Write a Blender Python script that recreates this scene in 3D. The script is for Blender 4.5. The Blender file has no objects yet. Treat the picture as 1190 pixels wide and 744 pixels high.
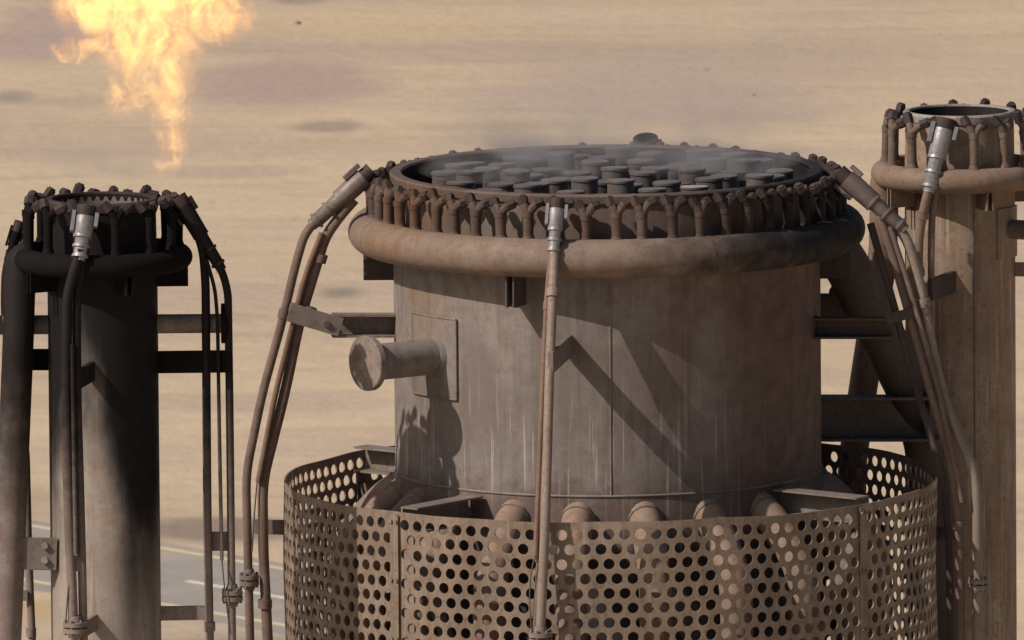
import bpy, bmesh, math, random
from mathutils import Vector, Matrix
random.seed(7)
R = math.radians
sc = bpy.context.scene
COL = sc.collection
S = 0.005                      # metres per photograph pixel at the main stack

# ------------------------------------------------------------------ camera
D = 97.0
PITCH = R(7.3)
ROLL = R(0.45)
HCAM = 53.4
Z0 = HCAM - D * math.sin(PITCH)
cam_loc = Vector((0, -D * math.cos(PITCH), HCAM))
FWD = Vector((0, math.cos(PITCH), -math.sin(PITCH)))
RIGHT0 = Vector((1, 0, 0))
UP0 = RIGHT0.cross(FWD)
# tops lean left in the photograph
RIGHT = RIGHT0 * math.cos(ROLL) - UP0 * math.sin(ROLL)
UP = UP0 * math.cos(ROLL) + RIGHT0 * math.sin(ROLL)
K = S / D
cam = bpy.data.cameras.new('camera')
cam.sensor_width = 36
cam.lens = 36 * D / (1190 * S)
cam.clip_start = 1.0
cam.clip_end = 12000
cam.dof.use_dof = True
cam.dof.focus_distance = 97
cam.dof.aperture_fstop = 26
camo = bpy.data.objects.new('camera', cam)
COL.objects.link(camo)
m3 = Matrix((RIGHT, UP, -FWD)).transposed()
camo.matrix_world = Matrix.Translation(cam_loc) @ m3.to_4x4()
sc.camera = camo


def ray(u, v):
    return (FWD + RIGHT * ((u - 595) * K) + UP * ((372 - v) * K))


def P(u, v, Y):                # pixel of the photo -> point at depth plane y = Y
    d = ray(u, v)
    t = (Y - cam_loc.y) / d.y
    return cam_loc + d * t


def G(u, v):                   # pixel of the photo -> point on the ground
    d = ray(u, v)
    t = -cam_loc.z / d.z
    return cam_loc + d * t


# ------------------------------------------------------------------ mesh helpers
def lathe(bm, prof, seg=64, c=(0, 0), closed=False):
    rings = []
    for r, z in prof:
        rings.append([bm.verts.new((c[0] + r * math.sin(2 * math.pi * i / seg),
                                    c[1] - r * math.cos(2 * math.pi * i / seg), z)) for i in range(seg)])
    n = len(rings)
    for k in range(n if closed else n - 1):
        a, b = rings[k], rings[(k + 1) % n]
        for i in range(seg):
            j = (i + 1) % seg
            bm.faces.new((a[i], a[j], b[j], b[i]))
    return rings


def disc(bm, r, z, seg=32, c=(0, 0), up=True):
    vs = [bm.verts.new((c[0] + r * math.sin(2 * math.pi * i / seg), c[1] - r * math.cos(2 * math.pi * i / seg), z)) for i in range(seg)]
    bm.faces.new(vs if up else vs[::-1])


def ring_torus(bm, Rm, r, z, seg=128, ts=18, c=(0, 0)):
    prof = [(Rm + r * math.cos(2 * math.pi * k / ts), z + r * math.sin(2 * math.pi * k / ts)) for k in range(ts)]
    lathe(bm, prof, seg, c, closed=True)


def fillet(pts, rad):
    """round the corners of a polyline"""
    pts = [Vector(p) for p in pts]
    out = [pts[0]]
    for i in range(1, len(pts) - 1):
        a, b, c = pts[i - 1], pts[i], pts[i + 1]
        d1, d2 = (a - b), (c - b)
        t = min(rad, d1.length * .45, d2.length * .45)
        p1, p2 = b + d1.normalized() * t, b + d2.normalized() * t
        for k in range(6):
            s = k / 5
            out.append(p1 * (1 - s) ** 2 + b * (2 * s * (1 - s)) + p2 * s * s)
    out.append(pts[-1])
    return out


def tube(bm, pts, r, seg=14, rad=0.0, caps=True):
    pts = [Vector(p) for p in pts]
    if rad > 0 and len(pts) > 2:
        pts = fillet(pts, rad)
    n = len(pts)
    rs = r if isinstance(r, (list, tuple)) else [r] * n
    t0 = (pts[1] - pts[0]).normalized()
    ref = Vector((0, 1, 0)) if abs(t0.y) < .9 else Vector((1, 0, 0))
    nrm = (ref - t0 * ref.dot(t0)).normalized()
    rings = []
    for i in range(n):
        if i == 0:
            t = t0
        elif i == n - 1:
            t = (pts[i] - pts[i - 1]).normalized()
        else:
            t = ((pts[i] - pts[i - 1]).normalized() + (pts[i + 1] - pts[i]).normalized()).normalized()
        nrm = (nrm - t * nrm.dot(t)).normalized()
        bi = t.cross(nrm)
        rings.append([bm.verts.new(pts[i] + (nrm * math.cos(2 * math.pi * k / seg) + bi * math.sin(2 * math.pi * k / seg)) * rs[i]) for k in range(seg)])
    for i in range(n - 1):
        for k in range(seg):
            j = (k + 1) % seg
            bm.faces.new((rings[i][k], rings[i][j], rings[i + 1][j], rings[i + 1][k]))
    if caps:
        bm.faces.new(rings[0][::-1])
        bm.faces.new(rings[-1])


def cyl(bm, a, b, r, seg=20):
    tube(bm, [a, b], r, seg)


def bar(bm, a, b, w, h, upv=(0, 0, 1)):
    """box from a to b, w across, h along upv"""
    a, b = Vector(a), Vector(b)
    d = (b - a).normalized()
    up = Vector(upv)
    up = (up - d * up.dot(d)).normalized()
    s = d.cross(up)
    vs = []
    for p in (a, b):
        for sx, sz in ((-1, -1), (1, -1), (1, 1), (-1, 1)):
            vs.append(bm.verts.new(p + s * (sx * w / 2) + up * (sz * h / 2)))
    for f in ((0, 1, 2, 3), (7, 6, 5, 4), (0, 4, 5, 1), (1, 5, 6, 2), (2, 6, 7, 3), (3, 7, 4, 0)):
        bm.faces.new([vs[i] for i in f])


def channel(bm, a, b, w, h, t=.012):
    """C-section beam: web plus two flanges, butted"""
    a, b = Vector(a), Vector(b)
    d = (b - a).normalized()
    up = (Vector((0, 0, 1)) - d * d.z).normalized()
    s = d.cross(up)
    if s.y > 0:
        s = -s
    bar(bm, a - s * (w / 2 - t / 2), b - s * (w / 2 - t / 2), t, h - 2 * t)
    for k in (-1, 1):
        bar(bm, a + up * k * (h / 2 - t / 2), b + up * k * (h / 2 - t / 2), w, t)


def obj(name, bm, mat, parent=None, local=False, sharp=35, bevel=0):
    off = Vector((0, 0, 0))
    if parent is not None and not local:
        off = root_loc(parent)
    if not local:
        bmesh.ops.translate(bm, verts=bm.verts, vec=-off)
    bmesh.ops.recalc_face_normals(bm, faces=bm.faces)
    if bevel:
        es = [e for e in bm.edges if len(e.link_faces) == 2 and e.calc_face_angle(0) > R(50)]
        if es:
            bmesh.ops.bevel(bm, geom=es, offset=bevel, segments=1, affect='EDGES', profile=.5)
    me = bpy.data.meshes.new(name)
    bm.to_mesh(me)
    bm.free()
    me.materials.append(mat)
    for p in me.polygons:
        p.use_smooth = True
    me.set_sharp_from_angle(angle=R(sharp))
    o = bpy.data.objects.new(name, me)
    COL.objects.link(o)
    if parent is not None:
        o.parent = parent
    return o


def root_loc(o):
    v = Vector((0, 0, 0))
    while o is not None:
        v = v + o.location
        o = o.parent
    return v


def thing(name, label, cat, loc=(0, 0, 0), group=None):
    o = bpy.data.objects.new(name, None)
    COL.objects.link(o)
    o.location = loc
    o.empty_display_size = .2
    o['label'] = label
    o['category'] = cat
    if group:
        o['group'] = group
    return o


def copy_part(src, parent, rotz=None, loc=None):
    c = src.copy()
    COL.objects.link(c)
    c.parent = parent
    if rotz is not None:
        c.rotation_euler.z = rotz
    if loc is not None:
        c.location = loc
    for ch in list(src.children):
        d = ch.copy()
        COL.objects.link(d)
        d.parent = c
    return c


# ------------------------------------------------------------------ materials
class NT:
    def __init__(self, name):
        self.m = bpy.data.materials.new(name)
        self.m.use_nodes = True
        self.t = self.m.node_tree
        self.n = self.t.nodes
        self.n.clear()
        self.out = self.n.new('ShaderNodeOutputMaterial')

    def N(self, typ, **kw):
        nd = self.n.new('ShaderNode' + typ)
        for k, v in kw.items():
            setattr(nd, k, v)
        return nd

    def L(self, a, b):
        self.t.links.new(a, b)

    def val(self, sock, v):
        if hasattr(v, 'is_linked') or hasattr(v, 'links'):
            self.L(v, sock)
        else:
            sock.default_value = v

    def math(self, op, a, b=None, c=None, clamp=False):
        nd = self.N('Math', operation=op, use_clamp=clamp)
        self.val(nd.inputs[0], a)
        if b is not None:
            self.val(nd.inputs[1], b)
        if c is not None:
            self.val(nd.inputs[2], c)
        return nd.outputs[0]

    def vmath(self, op, a, b=None):
        nd = self.N('VectorMath', operation=op)
        self.val(nd.inputs[0], a)
        if b is not None:
            self.val(nd.inputs[1], b)
        return nd.outputs['Value'] if op in ('LENGTH', 'DOT_PRODUCT', 'DISTANCE') else nd.outputs[0]

    def rng(self, v, a, b, c=0., d=1., smooth=True):
        nd = self.N('MapRange', interpolation_type='SMOOTHSTEP' if smooth else 'LINEAR')
        self.val(nd.inputs[0], v)
        for i, x in zip((1, 2, 3, 4), (a, b, c, d)):
            self.val(nd.inputs[i], x)
        return nd.outputs[0]

    def noise(self, vec, scale, detail=4, rough=.55, dist=0.):
        nd = self.N('TexNoise')
        self.L(vec, nd.inputs['Vector'])
        nd.inputs['Scale'].default_value = scale
        nd.inputs['Detail'].default_value = detail
        nd.inputs['Roughness'].default_value = rough
        nd.inputs['Distortion'].default_value = dist
        return nd.outputs['Fac']

    def mix(self, f, a, b):
        nd = self.N('Mix', data_type='RGBA')
        self.val(nd.inputs[0], f)
        for s, v in ((nd.inputs[6], a), (nd.inputs[7], b)):
            if isinstance(v, (tuple, list)):
                s.default_value = (*v, 1) if len(v) == 3 else v
            else:
                self.L(v, s)
        return nd.outputs[2]

    def pos(self):
        return self.N('NewGeometry').outputs['Position']


def steel(name, c1, c2, rust=(.15, .08, .05), rust_amt=.4, streak=.5, pale=.0, rough=.72, metal=0.0, bump=.22, soot=None, fine=1.0, pale_band=None, stain=None, spots=.45, spec=.22):
    """weathered steel: blotches, vertical run marks, rust, grime; soot(nt) may add a stain factor"""
    t = NT(name)
    p = t.pos()
    sv = t.vmath('MULTIPLY', p, (1, 1, .07))
    big = t.noise(p, 2.2 * fine, 5, .6)
    mid = t.noise(p, 11 * fine, 6, .62)
    run = t.noise(sv, 16 * fine, 5, .6)
    run2 = t.noise(t.vmath('MULTIPLY', p, (1, 1, .035)), 42 * fine, 3, .5)
    col = t.mix(t.rng(big, .35, .65), c1, c2)
    dk = tuple(x * .55 for x in c1)
    col = t.mix(t.math('MULTIPLY', t.rng(run, .48, .72), streak), col, dk)
    rf = t.math('MULTIPLY', t.rng(t.math('ADD', t.math('MULTIPLY', mid, .65), t.math('MULTIPLY', big, .35)), .46, .66), rust_amt)
    col = t.mix(rf, col, rust)
    if pale > 0:
        lt = t.math('MULTIPLY', t.rng(run2, .56, .70), pale)
        if pale_band:
            z = t.N('SeparateXYZ')
            t.L(p, z.inputs[0])
            lt = t.math('MULTIPLY', lt, t.rng(z.outputs[2], pale_band[0], pale_band[1], 1, .10))
        col = t.mix(lt, col, tuple(min(.6, x * 1.7 + .06) for x in c2))
    if stain:
        sf, scol = stain(t, p)
        col = t.mix(sf, col, scol)
    sp_ = t.noise(p, 34 * fine, 4, .6, .4)
    col = t.mix(t.math('MULTIPLY', t.rng(sp_, .56, .66), spots), col, tuple(x * .55 for x in rust))
    grain = t.noise(p, 130, 3, .6)
    col = t.mix(t.math('MULTIPLY', t.rng(grain, .5, .75), .45), col, tuple(x * .6 for x in c1))
    if soot:
        col = t.mix(soot(t, p), col, (.008, .007, .0075))
    b = t.N('BsdfPrincipled')
    t.L(col, b.inputs['Base Color'])
    b.inputs['Metallic'].default_value = metal
    b.inputs['Specular IOR Level'].default_value = spec
    rr = t.rng(mid, .3, .7, rough - .1, rough + .12)
    t.L(rr, b.inputs['Roughness'])
    bp = t.N('Bump')
    bp.inputs['Strength'].default_value = bump
    bp.inputs['Distance'].default_value = .01
    t.L(t.math('ADD', mid, t.math('MULTIPLY', grain, .5)), bp.inputs['Height'])
    t.L(bp.outputs[0], b.inputs['Normal'])
    t.L(b.outputs[0], t.out.inputs[0])
    return t.m


def xyz(t, p):
    s = t.N('SeparateXYZ')
    t.L(p, s.inputs[0])
    return s.outputs


# ------------------------------------------------------------------ layout of the three stacks
YM, YL, YR = 0.0, -1.5, 1.4
cM = P(704.5, 195, YM)
cL = P(118, 230, YL)
cR = P(1115, 127, YR)
XM, XL, XR = cM.x, cL.x, cR.x


def cyl_pt(c, phi, r, z):      # phi degrees from the front, positive to the right; r in px
    return Vector((c[0] + r * S * math.sin(R(phi)), c[1] - r * S * math.cos(R(phi)), z))


CM, CL, CR = (XM, YM), (XL, YL), (XR, YR)


def zM(v, r):
    return P(704.5, v, YM - r * S).z


zrim = zM(227, 250)
zring = zM(301, 278)
zseam = zM(577, 248)
zshield = zM(607, 380)
zrimL = P(118, 230, YL).z
zringL = P(118, 299, YL).z
zrimR = P(1115, 128, YR).z
zringR = P(1115, 201, YR).z


# soot stains burnt on by the flames; the main right one also paints shade
def soot_left(t, p):
    x, y, z = xyz(t, p)
    a = t.math('DIVIDE', t.math('SUBTRACT', x, XL), 63 * S)
    # height of the lower edge of the stain round the shell
    k = t.rng(a, -.1, .55, 0, 1)
    k2 = t.rng(a, -.45, -.95, 0, .75)
    k3 = t.rng(a, .85, 1.05, 1, .5)
    low = t.math('ADD', t.math('MULTIPLY', t.math('MULTIPLY', k, k3), -1.0), t.math('MULTIPLY', k2, -.85))
    edge = t.math('ADD', zrimL - 205 * S, low)
    n = t.noise(t.vmath('MULTIPLY', p, (1, 1, .35)), 5, 5, .6)
    h = t.math('ADD', t.math('SUBTRACT', z, edge), t.math('MULTIPLY', t.math('SUBTRACT', n, .5), 1.1))
    return t.math('MULTIPLY', t.rng(h, -.80, .42), 1.0)


def soot_top_left(t, p):
    x, y, z = xyz(t, p)
    n = t.noise(p, 9, 4, .6)
    h = t.math('ADD', t.math('SUBTRACT', z, zrimL - 300 * S), t.math('MULTIPLY', t.math('SUBTRACT', n, .5), .8))
    return t.math('MULTIPLY', t.rng(h, -.9, .6), .95)


def soot_and_shade_right(t, p):  # soot on the right, with that side's shade painted in
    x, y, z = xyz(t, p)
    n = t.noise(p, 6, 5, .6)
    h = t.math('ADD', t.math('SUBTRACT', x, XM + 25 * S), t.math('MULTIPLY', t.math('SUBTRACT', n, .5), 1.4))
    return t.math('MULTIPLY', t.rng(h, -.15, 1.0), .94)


def soot_inside(t, p):
    n = t.noise(p, 6, 5, .6)
    return t.rng(n, .3, .6, .55, .9)




def rust_and_shade_main(t, p):
    # rust mixed with painted shade on the right side, a rusty band under the lower weld
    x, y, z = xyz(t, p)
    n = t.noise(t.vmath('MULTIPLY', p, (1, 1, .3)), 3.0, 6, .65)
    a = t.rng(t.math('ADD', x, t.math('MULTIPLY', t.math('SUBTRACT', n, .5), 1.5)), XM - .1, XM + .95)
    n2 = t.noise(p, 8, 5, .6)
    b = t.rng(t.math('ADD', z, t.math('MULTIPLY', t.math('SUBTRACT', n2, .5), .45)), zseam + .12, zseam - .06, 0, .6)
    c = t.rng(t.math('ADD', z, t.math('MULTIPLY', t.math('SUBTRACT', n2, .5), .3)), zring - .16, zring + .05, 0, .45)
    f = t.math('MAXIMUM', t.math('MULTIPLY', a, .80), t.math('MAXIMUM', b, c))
    low = t.rng(t.math('ADD', z, t.math('MULTIPLY', t.math('SUBTRACT', n2, .5), .2)), zshield - .12, zshield - .30, 0, .92)  # shade inside the shield, painted onto the foot of the shell
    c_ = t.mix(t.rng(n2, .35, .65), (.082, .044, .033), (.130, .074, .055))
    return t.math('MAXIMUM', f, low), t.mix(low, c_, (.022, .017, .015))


def stain_flange(t, p):
    n = t.noise(p, 7, 3, .5)
    return t.rng(n, .50, .58, 0, .45), (.10, .075, .065)


M = {}
M['shell'] = steel('weathered_shell_steel', (.168, .142, .128), (.240, .217, .202), rust=(.15, .092, .068), rust_amt=.5, streak=.5, pale=.8, pale_band=(zseam - .05, zseam + .8), rough=.6, stain=rust_and_shade_main, spots=.15)
M['ring'] = steel('steam_ring_steel', (.185, .138, .110), (.235, .182, .148), rust=(.145, .085, .055), rust_amt=.5, streak=.3, rough=.68, soot=soot_and_shade_right, spots=.3)
M['nozzle'] = steel('nozzle_steel', (.085, .058, .048), (.125, .088, .073), rust=(.075, .04, .03), rust_amt=.6, streak=.2, rough=.7, soot=soot_and_shade_right)
M['head'] = steel('burnt_nozzle_tip', (.04, .029, .026), (.065, .048, .043), rust=(.08, .048, .035), rust_amt=.4, streak=.1, rough=.65)
M['rim'] = steel('burner_rim_steel', (.12, .088, .072), (.165, .128, .108), rust=(.085, .05, .04), rust_amt=.5, streak=.1, rough=.65, soot=soot_and_shade_right)
M['inside'] = steel('sooty_inside_steel', (.05, .04, .038), (.07, .058, .052), rust_amt=.2, streak=.3, rough=.85, soot=soot_inside)
M['burner'] = steel('burner_tube_steel', (.085, .072, .072), (.12, .106, .106), rust=(.075, .05, .042), rust_amt=.4, streak=.3, rough=.6)
M['burner_cap'] = steel('burner_cap_steel', (.13, .112, .112), (.22, .20, .20), rust=(.09, .06, .05), rust_amt=.5, streak=.0, rough=.42, metal=.2)
M['mesh'] = steel('bright_mesh_steel', (.5, .48, .45), (.6, .58, .55), rust_amt=.1, streak=.0, rough=.4, metal=.4)
M['pipe'] = steel('pilot_pipe_steel', (.135, .096, .080), (.195, .150, .130), rust=(.17, .085, .052), rust_amt=.55, streak=.2, rough=.55, fine=2)
M['pipe_rusty'] = steel('rusty_tube_steel', (.16, .10, .072), (.20, .14, .105), rust=(.20, .09, .045), rust_amt=.6, streak=.2, rough=.7, fine=2)
M['hood'] = steel('pilot_hood_steel', (.15, .122, .112), (.215, .185, .172), rust=(.13, .08, .06), rust_amt=.5, streak=.1, rough=.55, metal=.2, fine=2)
M['silver'] = steel('bright_alloy_hood', (.27, .265, .275), (.38, .375, .385), rust=(.16, .13, .125), rust_amt=.45, streak=.2, rough=.45, metal=.4, fine=2)
M['plate'] = steel('bracket_plate_steel', (.17, .142, .123), (.235, .205, .184), rust=(.14, .088, .062), rust_amt=.45, streak=.3, rough=.7)
M['dark_plate'] = steel('dark_bracket_steel', (.065, .051, .046), (.095, .078, .07), rust=(.09, .055, .042), rust_amt=.4, streak=.3, rough=.75, spec=.15)
M['flange'] = steel('flange_steel', (.19, .15, .13), (.26, .225, .205), rust=(.16, .1, .075), rust_amt=.55, streak=.1, rough=.65, stain=stain_flange)
M['shield'] = steel('wind_shield_steel', (.205, .160, .122), (.268, .215, .172), rust=(.155, .095, .062), rust_amt=.6, streak=.55, rough=.5, metal=.1, pale=.2)
M['tube_warm'] = steel('steam_tube_steel', (.22, .155, .12), (.28, .21, .165), rust=(.17, .095, .062), rust_amt=.6, streak=.2, rough=.7)
M['weld'] = steel('weld_bead_steel', (.17, .145, .13), (.235, .205, .185), rust=(.12, .075, .055), rust_amt=.5, streak=.1, rough=.6)
M['shellL'] = steel('sooted_shell_steel', (.30, .258, .222), (.37, .328, .290), rust=(.27, .175, .12), rust_amt=.5, streak=.4, pale=.25, rough=.7, soot=soot_left, spots=.2)
M['sootL'] = steel('sooted_ring_steel', (.028, .022, .021), (.042, .034, .032), rust=(.05, .032, .026), rust_amt=.4, streak=.2, rough=.85, soot=soot_top_left, spec=.08)
M['headL'] = steel('sooted_tip_steel', (.03, .023, .023), (.06, .046, .044), rust=(.06, .04, .033), rust_amt=.3, streak=.1, rough=.65)
M['pipeL'] = steel('sooted_pipe_steel', (.20, .16, .14), (.26, .22, .20), rust=(.18, .105, .075), rust_amt=.5, streak=.2, rough=.65, fine=2, soot=soot_top_left, spec=.12)
M['shellR'] = steel('rust_stained_shell_steel', (.245, .178, .125), (.325, .265, .205), rust=(.24, .135, .075), rust_amt=.65, streak=.55, pale=.35, rough=.7)
M['ringR'] = steel('brown_ring_steel', (.20, .14, .102), (.25, .185, .142), rust=(.16, .09, .058), rust_amt=.6, streak=.3, rough=.65)
M['nozzleR'] = steel('brown_nozzle_steel', (.12, .086, .065), (.17, .128, .098), rust=(.085, .053, .04), rust_amt=.5, streak=.3, rough=.65)
M['rimR'] = steel('pale_rim_steel', (.26, .23, .205), (.36, .33, .30), rust=(.16, .10, .075), rust_amt=.6, streak=.1, rough=.5)
M['pipe_tan'] = steel('tan_pipe_steel', (.21, .168, .138), (.28, .235, .20), rust=(.18, .105, .07), rust_amt=.5, streak=.25, rough=.55, fine=2)
M['beam'] = steel('tie_beam_steel', (.13, .108, .094), (.18, .155, .138), rust=(.13, .08, .058), rust_amt=.5, streak=.4, rough=.7)
M['wire'] = steel('thin_wire', (.08, .065, .058), (.1, .085, .075), rust_amt=.3, streak=0, rough=.6)


# ------------------------------------------------------------------ shared builders
def add_nozzles(root, c, Rn, n, z_base, z_rim, sc_, mat, mat_head, phi0=0.0, riser=1.0):
    """Y-headed steam nozzles round the rim; the first is built, the rest copied"""
    base = root_loc(root)
    s = S * sc_
    rr = riser
    protos = []
    for var in range(5):
        q_ = lambda a: random.uniform(-a, a) * s
        jz = z_rim - 20 * s - base.z + q_(1.5)
        y0 = -Rn * S
        tx, ty = q_(1.2), q_(1.2)
        bm = bmesh.new()
        tube(bm, [(0, y0, z_base - base.z), (tx, y0 + ty, jz)], 6.2 * s * rr, 12)
        tube(bm, [(tx, y0 + ty, jz - 5 * s), (tx, y0 + ty, jz + 1 * s)], 7.0 * s * rr, 12)
        aR = Vector((tx + 9 * s + q_(1), y0 + 6 * s + q_(1), jz + 9 * s + q_(1.5)))
        aL = Vector((tx - 7 * s + q_(1), y0 + 3 * s + q_(1), jz + 10 * s + q_(1.5)))
        tube(bm, [(tx, y0 + ty, jz - 2 * s), (tx + 4 * s, y0 + 2 * s, jz + 4 * s), aR], 5.2 * s * rr, 10, rad=.02)
        tube(bm, [(tx, y0 + ty, jz - 2 * s), (tx - 3 * s, y0 + 1 * s, jz + 5 * s), aL], 5.2 * s * rr, 10, rad=.02)
        # weld lump where the riser meets the ring
        tube(bm, [(0, y0, z_base - base.z + 2 * s), (0, y0, z_base - base.z + 7 * s)], [8.2 * s * rr, 6.3 * s * rr], 12)
        noz = obj('steam_nozzle', bm, mat, root, local=True)
        for a, d in ((aR, Vector((.80, .55, .35))), (aL, Vector((-.5, .25, .85)))):
            d = (d + Vector((random.uniform(-.2, .2), random.uniform(-.2, .2), random.uniform(-.2, .2)))).normalized()
            hl = random.uniform(5.5, 8) * s
            bm = bmesh.new()
            tube(bm, [a - d * 2 * s, a + d * hl], 6.2 * s * (rr * .5 + .5), 6)
            tube(bm, [a + d * hl, a + d * (hl + 2 * s)], 4.0 * s, 8)
            obj('spray_head', bm, mat_head, noz, local=True)
        protos.append(noz)
    order = list(range(n))
    random.shuffle(order)
    for i_, k in enumerate(order):
        ang = R(phi0 + 360 * k / n + random.uniform(-.8, .8))
        if i_ < len(protos):
            protos[i_].rotation_euler.z = ang
        else:
            copy_part(protos[i_ % len(protos)], root, ang)


def coupling(parent, p, d, r, mat, nb=6, th=4):
    """bolted pipe coupling: two discs; each bolt is a sub-part"""
    p = Vector(p)
    d = Vector(d).normalized()
    bm = bmesh.new()
    tube(bm, [p - d * (th + 2) * S, p - d * 1.0 * S], r * S, 24)
    tube(bm, [p + d * 1.0 * S, p + d * (th + 2) * S], r * S, 24)
    tube(bm, [p + d * (th + 2) * S, p + d * (th + 9) * S], [r * .62 * S, r * .48 * S], 18)
    tube(bm, [p - d * (th + 9) * S, p - d * (th + 2) * S], [r * .48 * S, r * .62 * S], 18)
    f = obj('coupling_flange', bm, mat, parent, bevel=.0)
    a = d.orthogonal().normalized()
    b = d.cross(a)
    for k in range(nb):
        q = p + (a * math.cos(2 * math.pi * k / nb + .4) + b * math.sin(2 * math.pi * k / nb + .4)) * (r * .80 * S)
        bm = bmesh.new()
        tube(bm, [q - d * (th + 5) * S, q + d * (th + 5) * S], 1.9 * S, 6)
        obj('bolt', bm, mat, f)
    return f


def pipe(parent, name, pts, r, mat, rad=.12, ground=True, seg=14, collars=()):
    pts = [Vector(p) for p in pts]
    if ground:
        e = pts[-1]
        pts.append(Vector((e.x, e.y, .0)))
    bm = bmesh.new()
    tube(bm, pts, r * S, seg, rad=rad)
    o = obj(name, bm, mat, parent)
    for q, qd in collars:
        bm = bmesh.new()
        q, qd = Vector(q), Vector(qd).normalized()
        tube(bm, [q - qd * 5 * S, q + qd * 5 * S], r * 1.35 * S, seg)
        obj('collar', bm, mat, o)
    return o


def lerp_on(pts, v, vidx):
    """point on a pixel polyline at row v"""
    for a, b in zip(pts, pts[1:]):
        if a[1] <= v <= b[1]:
            f = (v - a[1]) / (b[1] - a[1])
            return tuple(a[i] + (b[i] - a[i]) * f for i in range(3))
    return pts[-1]


def hood(parent, a, b, r, mat, mouth=1.25, name='pilot_hood', lugs=3):
    """pilot hood: sleeve from a (tip) to b with collars, an open cup and a side tab at the tip"""
    a, b = Vector(a), Vector(b)
    d = (a - b).normalized()
    L = (a - b).length
    bm = bmesh.new()
    tube(bm, [b, b + d * L * .06, b + d * L * .08, b + d * L * .50, b + d * L * .56, a - d * L * .10, a - d * L * .02],
         [r * .60 * S, r * .62 * S, r * .72 * S, r * .78 * S, r * 1.0 * S, r * 1.06 * S, r * 1.06 * S], 20)
    for k in range(lugs):
        q = b + d * L * (.10 + .22 * k)
        tube(bm, [q - d * 1.6 * S, q + d * 1.6 * S], r * (.88 + .07 * k) * S, 20)
    h = obj(name, bm, mat, parent)
    # open burner cup leaning inward
    bm = bmesh.new()
    prof = [(r * .9, -6), (r * mouth * 1.05, 3), (r * mouth * 1.05, 11), (r * mouth * .9, 11), (r * mouth * .8, 1), (.4, 0)]
    q = d.to_track_quat('Z', 'Y').to_matrix().to_4x4()
    lathe(bm, [(x * S, z * S) for x, z in prof], 20)
    bmesh.ops.transform(bm, matrix=Matrix.Translation(a) @ q, verts=bm.verts)
    obj('burner_cup', bm, M['head'], h)
    for sgn in (-1, 1):
        sd = d.cross(Vector((0, 1, 0)))
        if sd.length < .2:
            sd = Vector((1, 0, 0))
        sd.normalize()
        bm = bmesh.new()
        bar(bm, a + sd * sgn * r * 1.25 * S - d * (20 if sgn > 0 else 12) * S, a + sd * sgn * r * 1.25 * S + d * 4 * S, r * .42 * S, r * 1.3 * S, upv=d.cross(sd))
        obj('side_tab', bm, mat, h)
    return h


def plate_bolts(parent, pts, axis, r, mat):
    axis = Vector(axis).normalized()
    for q in pts:
        bm = bmesh.new()
        q = Vector(q)
        tube(bm, [q - axis * 2 * S, q + axis * 3.5 * S], r * S, 6)
        obj('bolt', bm, mat, parent)


def ring_brackets(root, c, phis, r_in, r_out, z_hi, drop, mat, w=9):
    """twin radial plates plus a foot that hang a steam ring from its shell"""
    for ph in phis:
        bm = bmesh.new()
        t_ = Vector((math.cos(R(ph)), math.sin(R(ph)), 0))
        for sgn in (-1, 1):
            a = cyl_pt(c, ph, r_in, z_hi - drop * S / 2) + t_ * sgn * w * S * .5
            b = cyl_pt(c, ph, r_out, z_hi - drop * S / 2) + t_ * sgn * w * S * .5
            bar(bm, a, b, 2.5 * S, drop * S)
        obj('ring_bracket', bm, mat, root, bevel=.002)


# ================================================================== MAIN STACK
main = thing('flare_stack', 'wide rusty grey flare stack in the middle, full of short burner tubes', 'flare stack', (XM, YM, 0), 'flare stacks')
bm = bmesh.new()
lathe(bm, [(262 * S, 0), (248 * S, .02), (248 * S, zseam - .9), (248 * S, zseam + .5), (248 * S, zring), (247.5 * S, zrim - .02)], 160, CM)
shell = obj('shell', bm, M['shell'], main)
# weld seams
bm = bmesh.new()
ring_torus(bm, 248.2 * S, 1.5 * S, zseam, 160, 8, CM)
obj('weld_seam', bm, M['weld'], shell)
for ph in (0.4, 118, -120):
    bm = bmesh.new()
    zz = [zseam + k * .05 for k in range(int((zring - zseam) / .05))]
    tube(bm, [cyl_pt(CM, ph + random.uniform(-.04, .04), 248.2, z) for z in zz], 1.2 * S, 6)
    obj('weld_seam', bm, M['weld'], shell)
# rim: lip, tooth gaps, inner wall and deck
bm = bmesh.new()
lathe(bm, [(247 * S, zrim - 11 * S), (251 * S, zrim - 10 * S), (252 * S, zrim - 2 * S), (250 * S, zrim), (239 * S, zrim), (237 * S, zrim - 2 * S), (238.2 * S, zrim - 4 * S), (247 * S, zrim - 6 * S)], 160, CM, closed=True)
rim = obj('burner_rim', bm, M['rim'], main)
bm = bmesh.new()
lathe(bm, [(238 * S, zrim - 4.5 * S), (238 * S, zrim - 95 * S)], 96, CM)
disc(bm, 238 * S, zrim - 95 * S, 96, CM)
obj('inner_wall', bm, M['inside'], main)
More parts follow.
